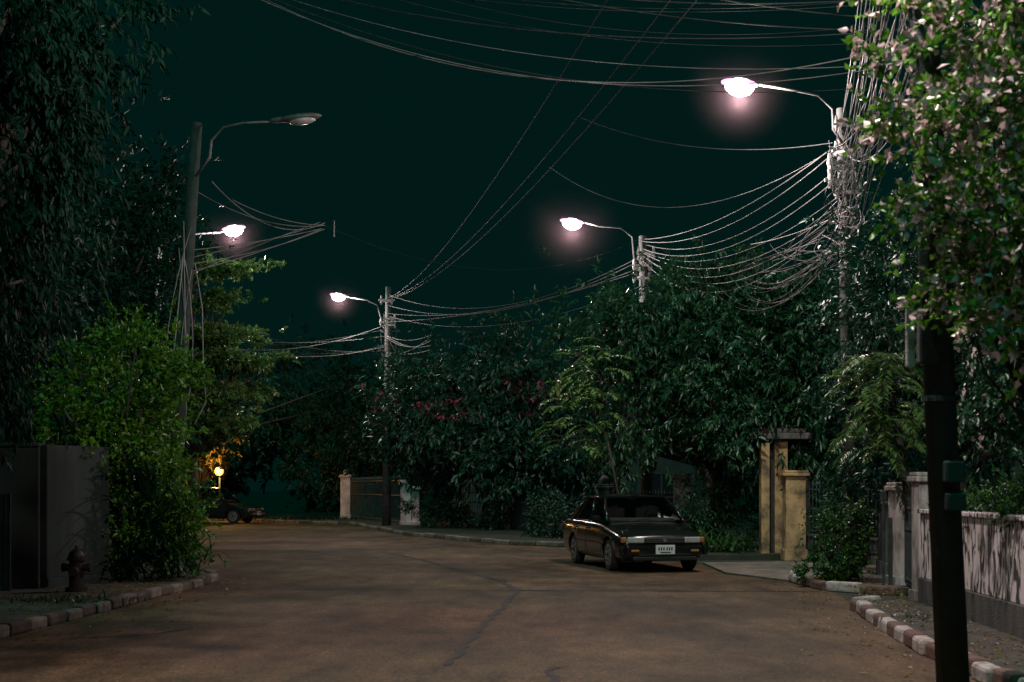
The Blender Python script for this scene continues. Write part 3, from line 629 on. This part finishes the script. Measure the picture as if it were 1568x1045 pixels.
    for j in range(ny):
        for i in range(nx):
            f=b.bm.faces.new((g[j][i],g[j][i+1],g[j+1][i+1],g[j+1][i])); f.smooth=True
    for s,(i0) in ((-1,0),(1,1)):
        b.tube([C[i0]+Vector((0,-.03,0)),C[i0].lerp(T[i0],.5)+Vector((s*.012,-.012,.012)),T[i0]],[.04,.030,.028],8)
        i3=3 if s<0 else 2
        b.tube([C[i3],C[i3].lerp(T[i3],.5)+Vector((s*.01,.01,.01)),T[i3]],[.06,.05,.04],8)
        b.tube([T[i0]+Vector((s*.012,0,0)),T[i3]+Vector((s*.012,0,0))],[.026,.026],8)
        yb=2.33; b.tube([Vector((s*wb,yb,zb)),Vector((s*wt,yb+.08,zt))],[.03,.026],6)
        b.poly([Vector((s*(wb+.012),yb1-.02,zb)),Vector((s*(wb+.012),yb1-.36,zb)),Vector((s*(wt+.012),yt1-.12,zt)),Vector((s*(wt+.012),yt1,zt))])
        b.tube([Vector((s*wb,yb0,zb)),Vector((s*wb,yb1,zb))],[.025,.03],6)
    b.tube([T[0],T[1]],[.026,.026],8); b.tube([T[3],T[2]],[.026,.026],8)
    b.done('roof_and_pillars',[P_],root,False)
    b=B()
    for y in (2.15,2.95):
        for s in (-1,1): b.box((s*.34,y,.98),(.46,.13,.34),bevel=.05); b.box((s*.34,y+.03,1.2),(.22,.09,.14),bevel=.04)
    b.box((0,1.45,.91),(1.3,.35,.1),bevel=.04); b.done('seats_and_dash',[M_seat],root,False)
    b=B(); pts=[Vector((.34+.17*math.cos(t),1.70,1.0+.17*math.sin(t))) for t in [k*math.pi/8 for k in range(17)]]; b.tube(pts,[.014]*17,6); b.done('steering_wheel',[M_trim],root,False)
    b=B(); b.box((0,.0,.58),(.74,.06,.09),bevel=.015); b.done('grille',[M_trim],root,False)
    b=B(); 
    for i in range(3): b.box((0,-.034,.555+i*.027),(.70,.01,.005))
    b.box((0,-.036,.628),(.74,.012,.010)); b.cyl((0,-.045,.585),.032,.032,.012,12,'Y'); b.done('grille_bars',[M_chrome],root,False)
    for s in (-1,1):
        b=B(); b.box((s*.53,.02,.59),(.31,.08,.105),rz=s*.10,bevel=.02); b.done('headlamp',[M_hl],root,False)
        b=B(); b.box((s*.735,.085,.59),(.09,.10,.10),rz=s*.7,bevel=.02); b.box((s*.56,-.06,.40),(.15,.02,.04),bevel=.008); b.done('indicator',[M_amb],root,False)
        b=B(); b.box((s*.88,1.42,.955),(.17,.09,.115),rz=s*.15,bevel=.03); b.box((s*.80,1.43,.92),(.08,.04,.04)); b.done('mirror',[P_],root,False)
        b=B(); b.box((s*.853,2.0,.52),(.016,2.0,.05),bevel=.005)
        for y in (1.22,2.33,3.15): b.box((s*.8525,y,.55),(.006,.012,.58))
        for y in (2.16,3.02): b.box((s*.85,y,.77),(.03,.16,.03),bevel=.008)
        b.box((s*.80,4.38,.72),(.1,.1,.14)); b.done('side_trim',[M_trim],root,False)
        b=B(); b.box((s*.60,4.43,.76),(.34,.06,.15),bevel=.02); b.done('tail_lamp',[M_tail],root,False)
    b=B(); b.box((0,-.005,.40),(1.44,.10,.18),bevel=.04)
    for s in (-1,1): b.box((s*.755,.17,.40),(.10,.36,.175),rz=s*.22,bevel=.035)
    b.box((0,4.45,.45),(1.44,.10,.17),bevel=.04); b.done('bumper',[P_],root,False)
    b=B(); b.box((0,-.04,.26),(1.2,.06,.08),bevel=.02); b.box((0,-.058,.33),(1.0,.02,.035)); b.done('air_dam',[M_trim],root,False)
    b=B(); b.box((0,-.068,.42),(.36,.012,.165),bevel=.004); b.done('number_plate',[M_plate],root,False)
    b=B()
    for i,x in enumerate((-.12,-.075,-.03,.03,.075,.12)): b.box((x,-.077,.435),(.024,.004,.055)); 
    b.box((0,-.077,.37),(.2,.004,.016)); b.done('plate_characters',[M_trim],root,False)
    b=B(); b.tube([(-.45,1.11,.90),(.1,1.18,.945)],[.008,.006],5); b.tube([(.15,1.11,.90),(.6,1.18,.935)],[.008,.006],5); b.done('wipers',[M_trim],root,False)
    return root
car('parked_car',(2.74,25.6,.004),math.radians(12),(.006,.008,.0075))
car('parked_car',(-10.9,61,.004),math.radians(78),(.012,.018,.018),1.5)

# ------------------------------------------------------------------ light, sky
w=bpy.data.worlds.new('World'); scene.world=w; w.use_nodes=True; nt=w.node_tree; N=nt.nodes;L=nt.links
bg=N['Background']; sky=N.new('ShaderNodeTexSky'); sky.sky_type='NISHITA'; sky.sun_disc=False; sky.sun_elevation=math.radians(12); sky.sun_rotation=math.radians(200)
mul=N.new('ShaderNodeMix'); mul.data_type='RGBA'; mul.blend_type='MIX'; mul.inputs[0].default_value=.9999
L.new(sky.outputs[0],mul.inputs[6]); mul.inputs[7].default_value=(.0002,.0095,.0080,1)
L.new(mul.outputs[2],bg.inputs[0]); bg.inputs[1].default_value=1.0
sd=bpy.data.lights.new('teal_fill','SUN'); sd.energy=.46; sd.angle=math.radians(12); sd.color=(.01,1,.80)  # added teal fill that lifts the dark areas
so=bpy.data.objects.new('teal_fill',sd); so.rotation_euler=(math.radians(38),math.radians(-12),0); COL.objects.link(so)

cam=bpy.data.cameras.new('camera'); co=bpy.data.objects.new('camera',cam); COL.objects.link(co)
co.location=(0,0,1.55); co.rotation_euler=(math.radians(90),0,0); cam.lens=50; cam.sensor_width=36; cam.shift_y=.1425; cam.clip_end=900
cam.dof.use_dof=True; cam.dof.focus_distance=27; cam.dof.aperture_fstop=2.8
scene.camera=co
